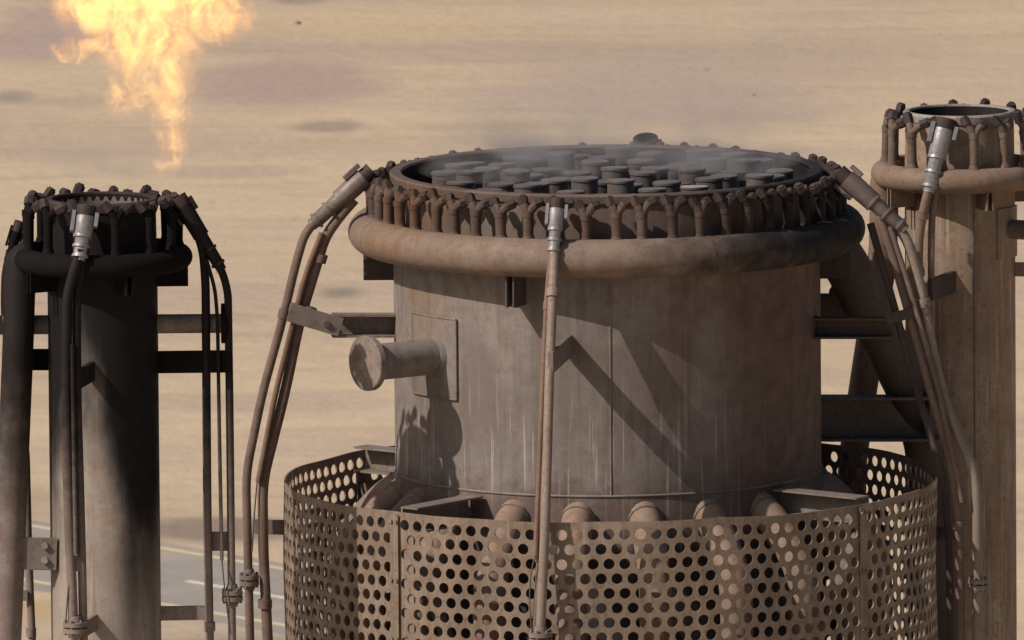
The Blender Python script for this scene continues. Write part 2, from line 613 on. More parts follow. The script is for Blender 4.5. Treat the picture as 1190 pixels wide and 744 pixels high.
# burner tubes
sp = 55
tubes = []
for j in range(-5, 6):
    for i in range(-5, 6):
        x = (i + .5 * (j % 2)) * sp + 8
        y = j * sp * .866 + 6
        a = R(13)
        x, y = x * math.cos(a) - y * math.sin(a), x * math.sin(a) + y * math.cos(a)
        if math.hypot(x, y) < 210:
            tubes.append((x + random.uniform(-5, 5), y + random.uniform(-5, 5)))
bm = bmesh.new()
lathe(bm, [(15.5 * S, -92 * S), (15.5 * S, -3 * S), (16.8 * S, -2.5 * S), (16.8 * S, -.3 * S), (16.3 * S, 0)], 28)
bt0 = obj('burner_tube', bm, M['burner'], main, local=True)
bm = bmesh.new()
lathe(bm, [(15.8 * S, -.2 * S), (15.8 * S, .5 * S), (.3 * S, .9 * S)], 28)
cap0 = obj('burner_cap', bm, M['burner_cap'], bt0, local=True)
for k, (x, y) in enumerate(tubes):
    loc = (x * S, y * S, zrim + random.uniform(-10, 4) * S)
    if k == 0:
        bt0.location = loc
        bt0.rotation_euler = (R(random.uniform(-1.5, 1.5)), R(random.uniform(-1.5, 1.5)), 0)
    else:
        c_ = copy_part(bt0, main, None, loc)
        c_.rotation_euler = (R(random.uniform(-2, 2)), R(random.uniform(-2, 2)), random.uniform(0, 6))
# one tube close to the front right has a bright mesh cap
best = min((o for o in main.children if o.name.startswith('burner_tube')), key=lambda o: (o.location.x - 100 * S) ** 2 + (o.location.y + 140 * S) ** 2)
for ch in best.children:
    ch.data = ch.data.copy()
    ch.data.materials[0] = M['mesh']
    ch['label'] = 'bright perforated cap'
# steam ring and its nozzles
bm = bmesh.new()
ring_torus(bm, 278 * S, 22.5 * S, zring, 160, 24, CM)
sr = obj('steam_ring', bm, M['ring'], main)
for ph in (-72, 24, 120, -150):
    bm = bmesh.new()
    a0 = cyl_pt(CM, ph - .35, 278, zring)
    a1 = cyl_pt(CM, ph + .35, 278, zring)
    tube(bm, [a0, a1], 22.9 * S, 24)
    obj('weld_seam', bm, M['ring'], sr)
add_nozzles(main, CM, 273, 52, zring + 18 * S, zrim, 1.0, M['nozzle'], M['head'], 1.5)
ring_brackets(main, CM, (-92, -23.6, 88, 140, -160), 246, 283, zring - 12 * S, 46, M['dark_plate'])
# capped side nozzle with its pad
ph = -53.5
zst = P(505, 414, YM - 148 * S).z
bm = bmesh.new()
pz0, pz1 = zst - 47 * S, zst + 46 * S
N_ = 10
for rr_, flip in ((250.5, False),):
    g = []
    for i in range(N_ + 1):
        a_ = -64.5 + 20 * i / N_
        g.append([bm.verts.new(cyl_pt(CM, a_, rr_, pz0)), bm.verts.new(cyl_pt(CM, a_, rr_, pz1)), bm.verts.new(cyl_pt(CM, a_, 247, pz0)), bm.verts.new(cyl_pt(CM, a_, 247, pz1))])
    for i in range(N_):
        a_, b_ = g[i], g[i + 1]
        bm.faces.new((a_[0], b_[0], b_[1], a_[1]))
        bm.faces.new((a_[1], b_[1], b_[3], a_[3]))
        bm.faces.new((a_[2], b_[2], b_[0], a_[0]))
    bm.faces.new((g[0][0], g[0][1], g[0][3], g[0][2]))
    bm.faces.new((g[-1][0], g[-1][1], g[-1][3], g[-1][2]))
pad = obj('reinforcing_pad', bm, M['shell'], main)
bm = bmesh.new()
for zz in (pz0, pz1):
    tube(bm, [cyl_pt(CM, -64.5 + 20 * i / 12, 250.2, zz) for i in range(13)], 1.4 * S, 6)
for a_ in (-64.5, -44.5):
    tube(bm, [cyl_pt(CM, a_, 250.2, pz0), cyl_pt(CM, a_, 250.2, pz1)], 1.4 * S, 6)
obj('weld_seam', bm, M['weld'], pad)
bm = bmesh.new()
tube(bm, [cyl_pt(CM, ph, 240, zst), cyl_pt(CM, ph, 342, zst)], 21 * S, 32)
tube(bm, [cyl_pt(CM, ph, 249, zst), cyl_pt(CM, ph, 256, zst)], [25 * S, 22 * S], 32)
stub = obj('side_nozzle', bm, M['shell'], main)
bm = bmesh.new()
tube(bm, [cyl_pt(CM, ph, 340, zst), cyl_pt(CM, ph, 341, zst), cyl_pt(CM, ph, 348, zst), cyl_pt(CM, ph, 349, zst)], [31 * S, 32 * S, 32 * S, 31 * S], 40)
obj('blind_flange', bm, M['flange'], stub)
# inclined steam tubes at the foot of the shell, inside the shield
zt = zM(607, 252)
bm = bmesh.new()
pts_t = [(0, -225 * S, zt + 14 * S), (0, -262 * S, zt - 6 * S), (0, -312 * S, zt - 62 * S), (0, -318 * S, zt - 330 * S)]
tube(bm, pts_t, 19 * S, 20, rad=.16)
st0 = obj('steam_tube', bm, M['tube_warm'], main, local=True)
bm = bmesh.new()
d_ = (Vector(pts_t[1]) - Vector(pts_t[0])).normalized()
tube(bm, [Vector(pts_t[0]) + d_ * 24 * S, Vector(pts_t[0]) + d_ * 27 * S], 20.3 * S, 20)
obj('weld_collar', bm, M['weld'], st0, local=True)
st0.rotation_euler.z = R(-8.5)
for k in range(1, 20):
    copy_part(st0, main, R(-8.5 + 18 * k))
# the steam supply pipe that leaves the ring to the right and turns down
p1 = P(968, 285, .35)
p2 = P(1080, 500, .85)
pr = pipe(main, 'steam_supply_pipe', [p1, P(985, 310, .40), p2, p2 + Vector((.03, .05, -.8))], 27, M['dark_plate'], rad=.35, seg=28)

# ================================================================== WIND SHIELD
XS = P(710, 560, YM).x
CS = (XS, YM)
shield = thing('wind_shield', 'perforated brown steel wind shield standing round the foot of the wide middle stack', 'wind shield', (XS, YM, 0))
NC, NR_ = 32, 19
CW = 18.1
RH = 17.0
TH = 2.0
for pi_ in range(4):
    a0 = -41 + 90 * pi_
    bm = bmesh.new()
    deg_px = 180 / math.pi / 380

    def sv(arc, zz, rr):
        an = R(a0 + arc * deg_px)
        bk = 1.1 * math.sin(5 * an + 1) * math.sin(zz * .017 + 2 * an) + .7 * math.sin(13 * an + zz * .03) + 1.0 * math.sin(3 * an)
        dz = .8 * math.sin(7 * an) + .5 * math.sin(17 * an + 2)
        return cyl_pt(CS, a0 + arc * deg_px, rr + bk, zshield - (zz - dz) * S)
    total = 90 / deg_px
    marg = (total - (NC + .5) * CW) / 2

    def solid(x0, x1, z0, z1):
        n = max(1, int((x1 - x0) / 9))
        for i in range(n):
            u0, u1 = x0 + (x1 - x0) * i / n, x0 + (x1 - x0) * (i + 1) / n
            for rr in (380, 380 - TH):
                bm.faces.new([bm.verts.new(sv(u, z, rr)) for u, z in ((u0, z0), (u1, z0), (u1, z1), (u0, z1))])
            for z in (z0, z1):
                bm.faces.new([bm.verts.new(sv(u, z, rr)) for u, rr in ((u0, 380), (u1, 380), (u1, 380 - TH), (u0, 380 - TH))])
    solid(0, total, 0, 6)
    solid(0, total, 6 + NR_ * RH, 14 + NR_ * RH)
    HS = 16
    for rw in range(NR_):
        z0 = 6 + rw * RH
        sh = .5 * CW if rw % 2 else 0
        solid(0, marg + sh, z0, z0 + RH)
        solid(marg + sh + NC * CW, total, z0, z0 + RH)
        for cc in range(NC):
            x0 = marg + sh + cc * CW
            cx, cz = x0 + CW / 2, z0 + RH / 2
            hr = 6.35
            vin, vout, bin_, bout = [], [], [], []
            for k in range(HS):
                an = 2 * math.pi * k / HS + math.pi / HS
                ca, sa = math.cos(an), math.sin(an)
                f = min(CW / 2 / max(abs(ca), 1e-6), RH / 2 / max(abs(sa), 1e-6))
                ex, ez = cx + ca * f, cz + sa * f
                # snap the diagonal pair to the corner
                vin.append(bm.verts.new(sv(cx + ca * hr, cz + sa * hr, 380)))
                bin_.append(bm.verts.new(sv(cx + ca * hr, cz + sa * hr, 380 - TH)))
                vout.append(bm.verts.new(sv(ex, ez, 380)))
                bout.append(bm.verts.new(sv(ex, ez, 380 - TH)))
            for k in range(HS):
                j = (k + 1) % HS
                bm.faces.new((vin[k], vin[j], vout[j], vout[k]))
                bm.faces.new((bin_[k], bout[k], bout[j], bin_[j]))
                bm.faces.new((vin[k], bin_[k], bin_[j], vin[j]))
            # the four corner triangles the ring of quads leaves open
            for sx in (-1, 1):
                for sz in (-1, 1):
                    for rr in (380, 380 - TH):
                        px_, pz_ = cx + sx * CW / 2, cz + sz * RH / 2
                        k_ang = sorted(range(HS), key=lambda k: -((math.cos(2 * math.pi * k / HS + math.pi / HS)) * sx + (math.sin(2 * math.pi * k / HS + math.pi / HS)) * sz))[:2]
                        arr = vout if rr == 380 else bout
                        try:
                            bm.faces.new((arr[k_ang[0]], arr[k_ang[1]], bm.verts.new(sv(px_, pz_, rr))))
                        except ValueError:
                            pass
    bmesh.ops.remove_doubles(bm, verts=bm.verts, dist=.00005)
    obj('perforated_panel', bm, M['shield'], shield, sharp=40)
    bm = bmesh.new()
    n = 12
    for i in range(n):
        z0, z1 = zshield - 2 * S - i * (NR_ * RH + 8) * S / n, zshield - 2 * S - (i + 1) * (NR_ * RH + 8) * S / n
        bar(bm, cyl_pt(CS, a0, 382.0, z0), cyl_pt(CS, a0, 382.0, z1), 12 * S, 1.2 * S, upv=cyl_pt((0, 0), a0, 1, 0))
    strip = obj('joint_strip', bm, M['shield'], shield)
    for zb_ in (10, 78, 146, 214, 282):
        for da in (-.55, .55):
            bm = bmesh.new()
            tube(bm, [cyl_pt(CS, a0 + da, 381, zshield - zb_ * S), cyl_pt(CS, a0 + da, 385, zshield - zb_ * S)], 2.2 * S, 8)
            obj('bolt', bm, M['plate'], strip)
# radial carriers between shell and shield
for ph in (-38, 51, 141, -129):
    bm = bmesh.new()
    z = zshield - 8 * S
    channel(bm, cyl_pt(CM, ph, 252, z), cyl_pt(CM, ph, 374, z), 24 * S, 30 * S, t=2.2 * S)
    b_ = obj('carrier_beam', bm, M['plate'], shield)
    bm = bmesh.new()
    tdir = Vector((math.cos(R(ph)), math.sin(R(ph)), 0))
    bar(bm, cyl_pt(CM, ph, 368, z - 30 * S), cyl_pt(CM, ph, 292, z - 170 * S), 10 * S, 12 * S)
    bar(bm, cyl_pt(CM, ph, 374, z - 15 * S) , cyl_pt(CM, ph, 374, z - 200 * S), 14 * S, 3 * S, upv=cyl_pt((0, 0), ph, 1, 0))
    obj('brace', bm, M['plate'], shield)
bm = bmesh.new()
zb = zshield - (14 + NR_ * RH) * S
lathe(bm, [(250 * S, zb), (384 * S, zb), (384 * S, zb - 3 * S), (250 * S, zb - 3 * S)], 96, CM)
obj('floor_plate', bm, M['dark_plate'], shield)

# ================================================================== LEFT STACK
left = thing('flare_stack', 'narrow soot blackened flare stack on the left, under the flame', 'flare stack', (XL, YL, 0), 'flare stacks')


def small_stack(root, c, r, zr, zrg, Rr, rr, mshell, mring, mnoz, mhead, mrim, n, phi0, brk, brk_mat, teeth=False):
    bm = bmesh.new()
    lathe(bm, [((r + 8) * S, 0), (r * S, .02), (r * S, zr - 2.5), (r * S, zr - 1.2), (r * S, zr - .5), ((r - 1) * S, zr - 6 * S)], 80, c)
    sh = obj('shell', bm, mshell, root)
    bm = bmesh.new()
    lathe(bm, [((r - 2) * S, zr - 12 * S), ((r + 1) * S, zr - 10 * S), ((r + 1.5) * S, zr - 2 * S), (r * S, zr), ((r - 5.4) * S, zr), ((r - 6) * S, zr - 2 * S), ((r - 4) * S, zr - 8 * S)], 80, c, closed=True)
    rm = obj('burner_rim', bm, mrim, root)
    bm = bmesh.new()
    lathe(bm, [((r - 5.9) * S, zr - 2.4 * S), ((r - 5.9) * S, zr - 120 * S)], 64, c)
    disc(bm, (r - 5.9) * S, zr - 120 * S, 64, c)
    obj('inner_wall', bm, M['inside'], root)
    # toothed flame retainer inside the rim: one crown-shaped band
    if teeth:
        bm = bmesh.new()
        m_ = 144
        lo, hi = [], []
        for k in range(m_):
            ph = 360 * k / m_
            lo.append(bm.verts.new(cyl_pt(c, ph, r - 8, zr - 14 * S)))
            hi.append(bm.verts.new(cyl_pt(c, ph, r - 8, zr - (5 if (k // 2) % 2 else 10) * S)))
        for k in range(m_):
            q = (k + 1) % m_
            bm.faces.new((lo[k], lo[q], hi[q], hi[k]))
        obj('retainer_crown', bm, M['plate'], root)
    bm = bmesh.new()
    ring_torus(bm, Rr * S, rr * S, zrg, 96, 20, c)
    obj('steam_ring', bm, mring, root)
    add_nozzles(root, c, Rr - 3, n, zrg + rr * .8 * S, zr + (7 if teeth else 3) * S, 1.12, mnoz, mhead, phi0, riser=.78)
    ring_brackets(root, c, brk, r - 2, Rr + 8, zrg - rr * .6 * S, 26, brk_mat, w=7)
    return sh


small_stack(left, CL, 63, zrimL, zringL, 90, 13.5, M['shellL'], M['sootL'], M['sootL'], M['headL'], M['headL'], 13, 12, (92, -58, -150, 20), M['sootL'], teeth=True)
# side stubs either side
zsb = P(118, 377, YL).z
for sg, far in ((1, 257), (-1, -8)):
    bm = bmesh.new()
    b_ = P(far, 377, YL)
    a_ = Vector((XL + sg * 60 * S, YL, zsb))
    b_ = Vector((b_.x, YL, zsb))
    tube(bm, [a_, b_], 11 * S, 22)
    st = obj('side_nozzle', bm, M['plate'], left)
    bm = bmesh.new()
    tube(bm, [b_, b_ + Vector((sg * 7 * S, 0, 0))], 23 * S, 28)
    obj('blind_flange', bm, M['sootL'], st)
# steam riser at its left side
pipe(left, 'steam_riser', [P(34, 297, YL - .05), P(24, 303, YL - .06), P(21, 400, YL - .12), P(6, 760, YL - .12)], 18, M['pipeL'], rad=.10, seg=24)
# lug plate that ties riser and shell
bm = bmesh.new()
bar(bm, P(16, 643, YL - .16), P(66, 644, YL - .16), 3 * S, 37 * S)
lug = obj('tie_plate', bm, M['plate'], left)
bm = bmesh.new()
bar(bm, P(38, 643, YL - .18), P(66, 644, YL - .18), 3 * S, 36 * S)
obj('splice_plate', bm, M['plate'], lug)
plate_bolts(lug, [P(52, 634, YL - .19), P(52, 651, YL - .19)], (0, -1, 0), 4.2, M['silver'])

# ================================================================== RIGHT STACK
right = thing('flare_stack', 'narrow brown flare stack on the right with a pale rim', 'flare stack', (XR, YR, 0), 'flare stacks')
shR = small_stack(right, CR, 65, zrimR, zringR, 90, 14.8, M['shellR'], M['ringR'], M['nozzleR'], M['headL'], M['rimR'], 14, 10, (-60, 95, 20, 180), M['ringR'])
bm = bmesh.new()
zz = [zringR - .1 - k * .06 for k in range(60)]
tube(bm, [cyl_pt(CR, 13.5, 65.2, z) for z in zz], 1.5 * S, 6)
obj('weld_seam', bm, M['weld'], shR)
pipe(right, 'steam_riser', [P(1042, 203, YR - .05), P(1028, 208, YR - .05), P(1026, 300, YR - .02), P(1004, 445, YR), P(990, 540, YR)], 17, M['ringR'], rad=.10, seg=24)
zsr = P(1115, 268, YR - .2).z
bm = bmesh.new()
a_ = cyl_pt(CR, 62, 58, zsr)
tube(bm, [a_, cyl_pt(CR, 62, 170, zsr)], 11.5 * S, 22)
stR = obj('side_nozzle', bm, M['pipe'], right)
bm = bmesh.new()
g = []
for i in range(9):
    an = 40 + 44 * i / 8
    g.append([bm.verts.new(cyl_pt(CR, an, 67.5, zsr - 34 * S)), bm.verts.new(cyl_pt(CR, an, 67.5, zsr + 26 * S)), bm.verts.new(cyl_pt(CR, an, 63, zsr - 34 * S)), bm.verts.new(cyl_pt(CR, an, 63, zsr + 26 * S))])
for i in range(8):
    a_, b_ = g[i], g[i + 1]
    bm.faces.new((a_[0], b_[0], b_[1], a_[1]))
    bm.faces.new((a_[1], b_[1], b_[3], a_[3]))
    bm.faces.new((a_[2], b_[2], b_[0], a_[0]))
for q in (g[0], g[-1]):
    bm.faces.new((q[0], q[1], q[3], q[2]))
obj('reinforcing_pad', bm, M['shellR'], right)
bm = bmesh.new()
bar(bm, cyl_pt(CR, 80, 62, zsr - 50 * S), cyl_pt(CR, 80, 140, zsr - 50 * S), 8 * S, 16 * S)
obj('side_bracket', bm, M['ringR'], right)

# ================================================================== PILOT BURNERS
def radial_pts(c, cx_px, phi, lst):
    """pixel list (u, v) in the radial plane at phi -> world points"""
    out = []
    for u, v in lst:
        # solve for depth so the point lies in the radial plane
        Y = c[1]
        for _ in range(12):
            q = P(u, v, Y)
            Y = c[1] - (q.x - c[0]) / math.tan(R(phi))
        out.append(P(u, v, Y))
    return out


# --- left of the middle stack
pl = thing('pilot_burner', 'pilot burner with leaning rusty pipes on the left side of the wide middle stack', 'pilot burner', cyl_pt(CM, -84, 400, 0), 'pilot burners')
rp = lambda l: radial_pts(CM, 704, -84, l)
h = rp([(424, 205), (362, 262)])
hood(pl, h[0], h[1], 11.5, M['hood'], mouth=.8)
A = rp([(372, 252), (354, 272), (343, 310), (329, 370), (305, 457), (286, 550), (287, 600), (291, 760)])
pipe(pl, 'gas_pipe', A, 5.2, M['pipe'], collars=[(rp([(330, 365)])[0], A[3] - A[2])])
B = rp([(412, 232), (396, 250), (378, 275), (365, 318), (349, 370), (331, 457), (305, 560), (306, 640), (312, 760)])
pipe(pl, 'ignition_pipe', B, 6.2, M['pipe'], collars=[(rp([(308, 702)])[0], (0, 0, 1)), (rp([(372, 300)])[0], B[3] - B[2])])
Cc = rp([(374, 270), (355, 318), (320, 457), (300, 560), (296, 590), (293, 640)])
Cc = [q + Vector((0, -.03, 0)) for q in Cc]
pipe(pl, 'sensor_tube', Cc[:4], 3.4, M['pipe_rusty'], ground=False)
pipe(pl, 'wire', [Cc[3] + Vector((0, 0, .05))] + Cc[4:], 1.0, M['wire'], ground=False, seg=6)
coupling(pl, rp([(289.5, 674)])[0], (0, 0, 1), 11.5, M['flange'])
bm = bmesh.new()
q = rp([(462, 378), (386, 378)])
channel(bm, q[0], q[1], 20 * S, 27 * S, 2.5 * S)
obj('support_bracket', bm, M['plate'], pl)
bm = bmesh.new()
q = rp([(396, 379), (336, 361)])
bar(bm, q[0] + Vector((0, -.06, 0)), q[1] + Vector((0, -.06, 0)), 3 * S, 22 * S)
kp = obj('clamp_plate', bm, M['plate'], pl)
plate_bolts(kp, [rp([(380, 375)])[0] + Vector((0, -.065, 0))], (0, -1, 0), 4, M['wire'])
for uv, dd in (((341, 363), A[3] - A[2]), ((358, 366), B[4] - B[3])):
    bm = bmesh.new()
    q = rp([uv])[0]
    dd = dd.normalized()
    tube(bm, [q - dd * 10 * S, q + dd * 10 * S], 8 * S, 16)
    obj('pipe_clamp', bm, M['plate'], pl)
bm = bmesh.new()
bar(bm, P(296, 612, YM - .1), P(331, 613, YM - .1), 4 * S, 17 * S)
obj('lower_bracket', bm, M['plate'], pl)

# --- front of the middle stack
FY = lambda r: YM - r * S * math.cos(R(11.5))
pf = thing('pilot_burner', 'pilot burner with bright silver tip on the front of the wide middle stack', 'pilot burner', cyl_pt(CM, -11.5, 400, 0), 'pilot burners')
hood(pf, P(647, 242, FY(284)), P(643, 296, FY(302)), 8.6, M['silver'], mouth=.95)
A = [P(645, 270, FY(290)), P(643, 330, FY(318)), P(639, 420, FY(352)), P(634, 600, FY(396)), P(628, 735, FY(408)), P(627, 780, FY(410))]
pipe(pf, 'gas_pipe', A, 5.6, M['pipe_tan'], collars=[(P(642.5, 340, FY(322)), A[2] - A[1])])
B = [P(640, 300, FY(296)), P(636, 340, FY(316)), P(632, 420, FY(346)), P(624, 610, FY(392)), P(622, 650, FY(400))]
pipe(pf, 'sensor_tube', B, 3.2, M['pipe_rusty'], ground=False, collars=[(P(635.5, 356, FY(322)), B[2] - B[1])])
C3 = [P(638, 430, FY(350)), P(631, 600, FY(390)), P(622, 735, FY(404)), P(621, 780, FY(406))]
pipe(pf, 'ignition_pipe', C3, 4.2, M['pipe'])
pipe(pf, 'wire', [P(622, 646, FY(402)), P(617, 665, FY(404)), P(615, 700, FY(405)), P(618, 735, FY(406))], .9, M['wire'], ground=False, seg=6)
coupling(pf, P(628.5, 741, FY(408)), (0, 0, 1), 13.5, M['flange'])
bm = bmesh.new()
zz = P(652, 412, FY(300)).z
bar(bm, cyl_pt(CM, -10.5, 244, zz + 4 * S), cyl_pt(CM, -10.8, 358, zz - 2 * S), 7 * S, 25 * S)
obj('support_bracket', bm, M['plate'], pf, bevel=.003)

# --- right of the middle stack
pr_ = thing('pilot_burner', 'dark pilot burner with bent pipes on the right side of the wide middle stack', 'pilot burner', cyl_pt(CM, 78, 400, 0), 'pilot burners')
rq = lambda l: radial_pts(CM, 704, 76, l)
h = rq([(983, 207), (1052, 268)])
hood(pr_, h[0], h[1], 11.5, M['hood'], mouth=.8)
A = rq([(1040, 258), (1056, 282), (1068, 325), (1082, 400), (1098, 470), (1130, 540), (1136, 580), (1136, 760)])
pipe(pr_, 'gas_pipe', A, 6.2, M['pipe_tan'], collars=[(rq([(1073, 352)])[0], A[3] - A[2])])
B = rq([(1022, 250), (1034, 285), (1050, 340), (1078, 440), (1108, 545), (1115, 620), (1117, 760)])
pipe(pr_, 'ignition_pipe', B, 5.6, M['pipe'], collars=[(rq([(1114, 610)])[0], (0, 0, 1))])
Cc = [q + Vector((0, -.06, 0)) for q in rq([(1034, 262), (1056, 330), (1090, 450), (1118, 582)])]
pipe(pr_, 'sensor_tube', Cc, 3.2, M['pipe'], ground=False)
D_ = [q + Vector((0, .10, 0)) for q in rq([(1012, 262), (1040, 360), (1064, 450), (1098, 560), (1104, 640), (1106, 760)])]
pipe(pr_, 'drain_pipe', D_, 4.6, M['dark_plate'])
coupling(pr_, rq([(1136, 679)])[0], (0, 0, 1), 11, M['flange'])
bm = bmesh.new()
q = rq([(944, 381), (1036, 381)])
channel(bm, q[0], q[1], 20 * S, 24 * S, 2.5 * S)
sbr = obj('support_bracket', bm, M['dark_plate'], pr_)
bm = bmesh.new()
q = rq([(1030, 370), (1078, 358)])
bar(bm, q[0] + Vector((0, -.05, 0)), q[1] + Vector((0, -.03, 0)), 3 * S, 12 * S)
obj('clamp_plate', bm, M['dark_plate'], pr_)
bm = bmesh.new()
q = P(974, 342, .5)
bar(bm, P(946, 356, .5), P(992, 356, .5), 20 * S, 28 * S)
tube(bm, [P(975, 341, .42), P(975, 341, .58)], 12 * S, 20)
obj('junction_block', bm, M['dark_plate'], main)
bm = bmesh.new()
bar(bm, P(1088, 620, YM - .02), P(1120, 619, YM - .30), 4 * S, 16 * S)
obj('lower_bracket', bm, M['plate'], pr_)

# --- back of the middle stack: only its tip shows over the rim
pb = thing('pilot_burner', 'pilot burner tip poking up behind the far rim of the wide middle stack', 'pilot burner', cyl_pt(CM, 170, 400, 0), 'pilot burners')
h0 = cyl_pt(CM, 170, 280, zrim - 6 * S)
h1 = cyl_pt(CM, 170, 300, zrim - 60 * S)
hood(pb, h0, h1, 13, M['hood'], mouth=1.1)
pipe(pb, 'gas_pipe', [h1 + Vector((0, 0, .08)), cyl_pt(CM, 170, 330, zrim - .7), cyl_pt(CM, 170, 402, zrim - 1.9)], 6, M['pipe'])

# --- front of the left stack
p4 = thing('pilot_burner', 'pilot burner with bright silver tip on the front of the soot blackened left stack', 'pilot burner', cyl_pt(CL, -14, 110, 0), 'pilot burners')
LY = lambda r: YL - r * S * .97
hood(p4, P(99, 251, LY(88)), P(92, 303, LY(106)), 10.5, M['silver'], mouth=1.0)
A = [P(94, 290, LY(104)), P(86, 315, LY(108)), P(78, 345, LY(110)), P(77, 470, LY(111)), P(80, 600, LY(112)), P(85, 720, LY(113)), P(86, 780, LY(113))]
pipe(p4, 'gas_pipe', A, 6.0, M['pipeL'])
B = [P(100, 285, LY(98)), P(92, 325, LY(104)), P(89, 360, LY(106)), P(90, 470, LY(107)), P(94, 600, LY(107)), P(98, 780, LY(107))]
pipe(p4, 'ignition_pipe', B, 5.0, M['pipeL'])
pipe(p4, 'sensor_tube', [P(84, 400, LY(116)), P(86, 520, LY(116)), P(88, 645, LY(116))], 2.6, M['pipeL'], ground=False)
pipe(p4, 'wire', [P(86, 645, LY(116)), P(79, 685, LY(118)), P(76, 728, LY(117))], .9, M['wire'], ground=False, seg=6)
coupling(p4, P(87.5, 729, LY(113)), (0, 0, 1), 14, M['pipeL'])
for v, h_ in ((436, 22), (728, 18)):
    bm = bmesh.new()
    z = P(100, v, LY(85)).z
    bar(bm, cyl_pt(CL, -10, 61, z + 2 * S), cyl_pt(CL, -14, 110, z - 2 * S), 6 * S, h_ * S)
    obj('support_bracket', bm, M['pipeL'], p4, bevel=.003)

bm = bmesh.new()
bar(bm, P(80, 655, LY(112)), P(97, 655, LY(107)), 7 * S, 17 * S)
obj('pipe_clamp', bm, M['pipeL'], p4)

# --- right of the left stack
p5 = thing('pilot_burner', 'sooty pilot burner with three thin pipes right of the soot blackened left stack', 'pilot burner', cyl_pt(CL, 85, 140, 0), 'pilot burners')
rl = lambda l: radial_pts(CL, 118, 84, l)
h = rl([(212, 238), (258, 314)])
hood(p5, h[0], h[1], 9.5, M['pipeL'], mouth=1.0)
A = rl([(250, 300), (259, 318), (265, 340), (267, 480), (270, 760)])
pipe(p5, 'gas_pipe', A, 4.6, M['pipeL'], rad=.08)
B = rl([(228, 268), (236, 292), (239, 330), (241, 600), (244, 760)])
pipe(p5, 'ignition_pipe', B, 5.0, M['pipeL'], rad=.08, collars=[(rl([(243.5, 728)])[0], (0, 0, 1))])
Cc = [q + Vector((0, -.04, 0)) for q in rl([(240, 300), (250, 335), (253, 372), (255, 500), (258, 650)])]
pipe(p5, 'sensor_tube', Cc[:2] + Cc[2:], 2.2, M['pipeL'], rad=.06, ground=False)
pipe(p5, 'wire', [Cc[-1], rl([(262, 690)])[0] + Vector((0, -.08, 0)), rl([(268, 735)])[0] + Vector((0, -.05, 0))], .9, M['wire'], ground=False, seg=6)
coupling(p5, rl([(270, 692)])[0], (0, 0, 1), 12, M['pipeL'])
bm = bmesh.new()
q = rl([(180, 421), (270, 420)])
bar(bm, q[0], q[1], 9 * S, 25 * S)
obj('support_bracket', bm, M['sootL'], p5, bevel=.003)
bm = bmesh.new()
q = rl([(186, 713), (242, 712)])
bar(bm, q[0], q[1], 6 * S, 16 * S)
obj('lower_bracket', bm, M['plate'], p5)
bm = bmesh.new()
q = rl([(242, 630), (268, 630)])
bar(bm, q[0] + Vector((0, .03, 0)), q[1] + Vector((0, .03, 0)), 4 * S, 22 * S)
obj('pipe_clamp', bm, M['pipeL'], p5)

# --- left edge of the left stack
p6 = thing('pilot_burner', 'thin sooty pilot pipe behind the thick riser at the far left of the picture', 'pilot burner', cyl_pt(CL, -100, 110, 0), 'pilot burners')
rz = lambda l: [P(u, v, YL + .12) for u, v in l]
hood(p6, rz([(20, 268)])[0], rz([(9, 305)])[0], 6, M['sootL'], mouth=1.0)
pipe(p6, 'gas_pipe', rz([(11, 295), (6, 318), (5, 360), (14, 440), (30, 520), (33, 640), (38, 760)]), 4.6, M['pipeL'], rad=.08,
     collars=[(rz([(36, 735)])[0], (0, 0, 1))])
bm = bmesh.new()
q = [P(6, 418, YL + .06), P(60, 418, YL + .06)]
bar(bm, q[0], q[1], 9 * S, 24 * S)
obj('support_bracket', bm, M['sootL'], p6, bevel=.003)
bm = bmesh.new()
bar(bm, P(22, 692, YL + .1), P(32, 692, YL + .1), 8 * S, 12 * S)
obj('pipe_clamp', bm, M['pipeL'], p6)

# --- front of the right stack
p7 = thing('pilot_burner', 'pilot burner with pale grey tip on the front of the brown right stack', 'pilot burner', cyl_pt(CR, -18, 120, 0), 'pilot burners')
RY = lambda r: YR - r * S * .95
hood(p7, P(1097, 149, RY(84)), P(1079, 224, RY(106)), 11, M['silver'], mouth=1.05)
A = [P(1082, 210, RY(104)), P(1074, 240, RY(108)), P(1068, 275, RY(110)), P(1067, 330, RY(112)), P(1082, 480, RY(114)), P(1084, 760, RY(115))]
pipe(p7, 'gas_pipe', A, 5.4, M['ringR'], collars=[(P(1072, 250, RY(108)), (0, 0, 1))])
B = [P(1090, 205, RY(98)), P(1083, 250, RY(103)), P(1082, 290, RY(104)), P(1083, 480, RY(105)), P(1090, 760, RY(106))]
pipe(p7, 'ignition_pipe', B, 4.2, M['ringR'])
bm = bmesh.new()
z = P(1098, 332, RY(85)).z
bar(bm, cyl_pt(CR, -8, 62, z + 3 * S), cyl_pt(CR, -20, 112, z - 2 * S), 7 * S, 25 * S)
obj('support_bracket', bm, M['dark_plate'], p7, bevel=.003)

# --- beam tying the middle stack to the right one
tb = thing('tie_beam', 'dark steel channel beam between the wide middle stack and the brown right stack', 'beam', P(1018, 486, .62) * 1.0)
bm = bmesh.new()
channel(bm, P(930, 486, .62), P(1092, 486, .62), 30 * S, 52 * S, 3 * S)
obj('channel', bm, M['beam'], tb)
bm = bmesh.new()
bar(bm, P(1078, 486, .60), P(1098, 486, .78), 4 * S, 60 * S)
obj('end_plate', bm, M['dark_plate'], tb)

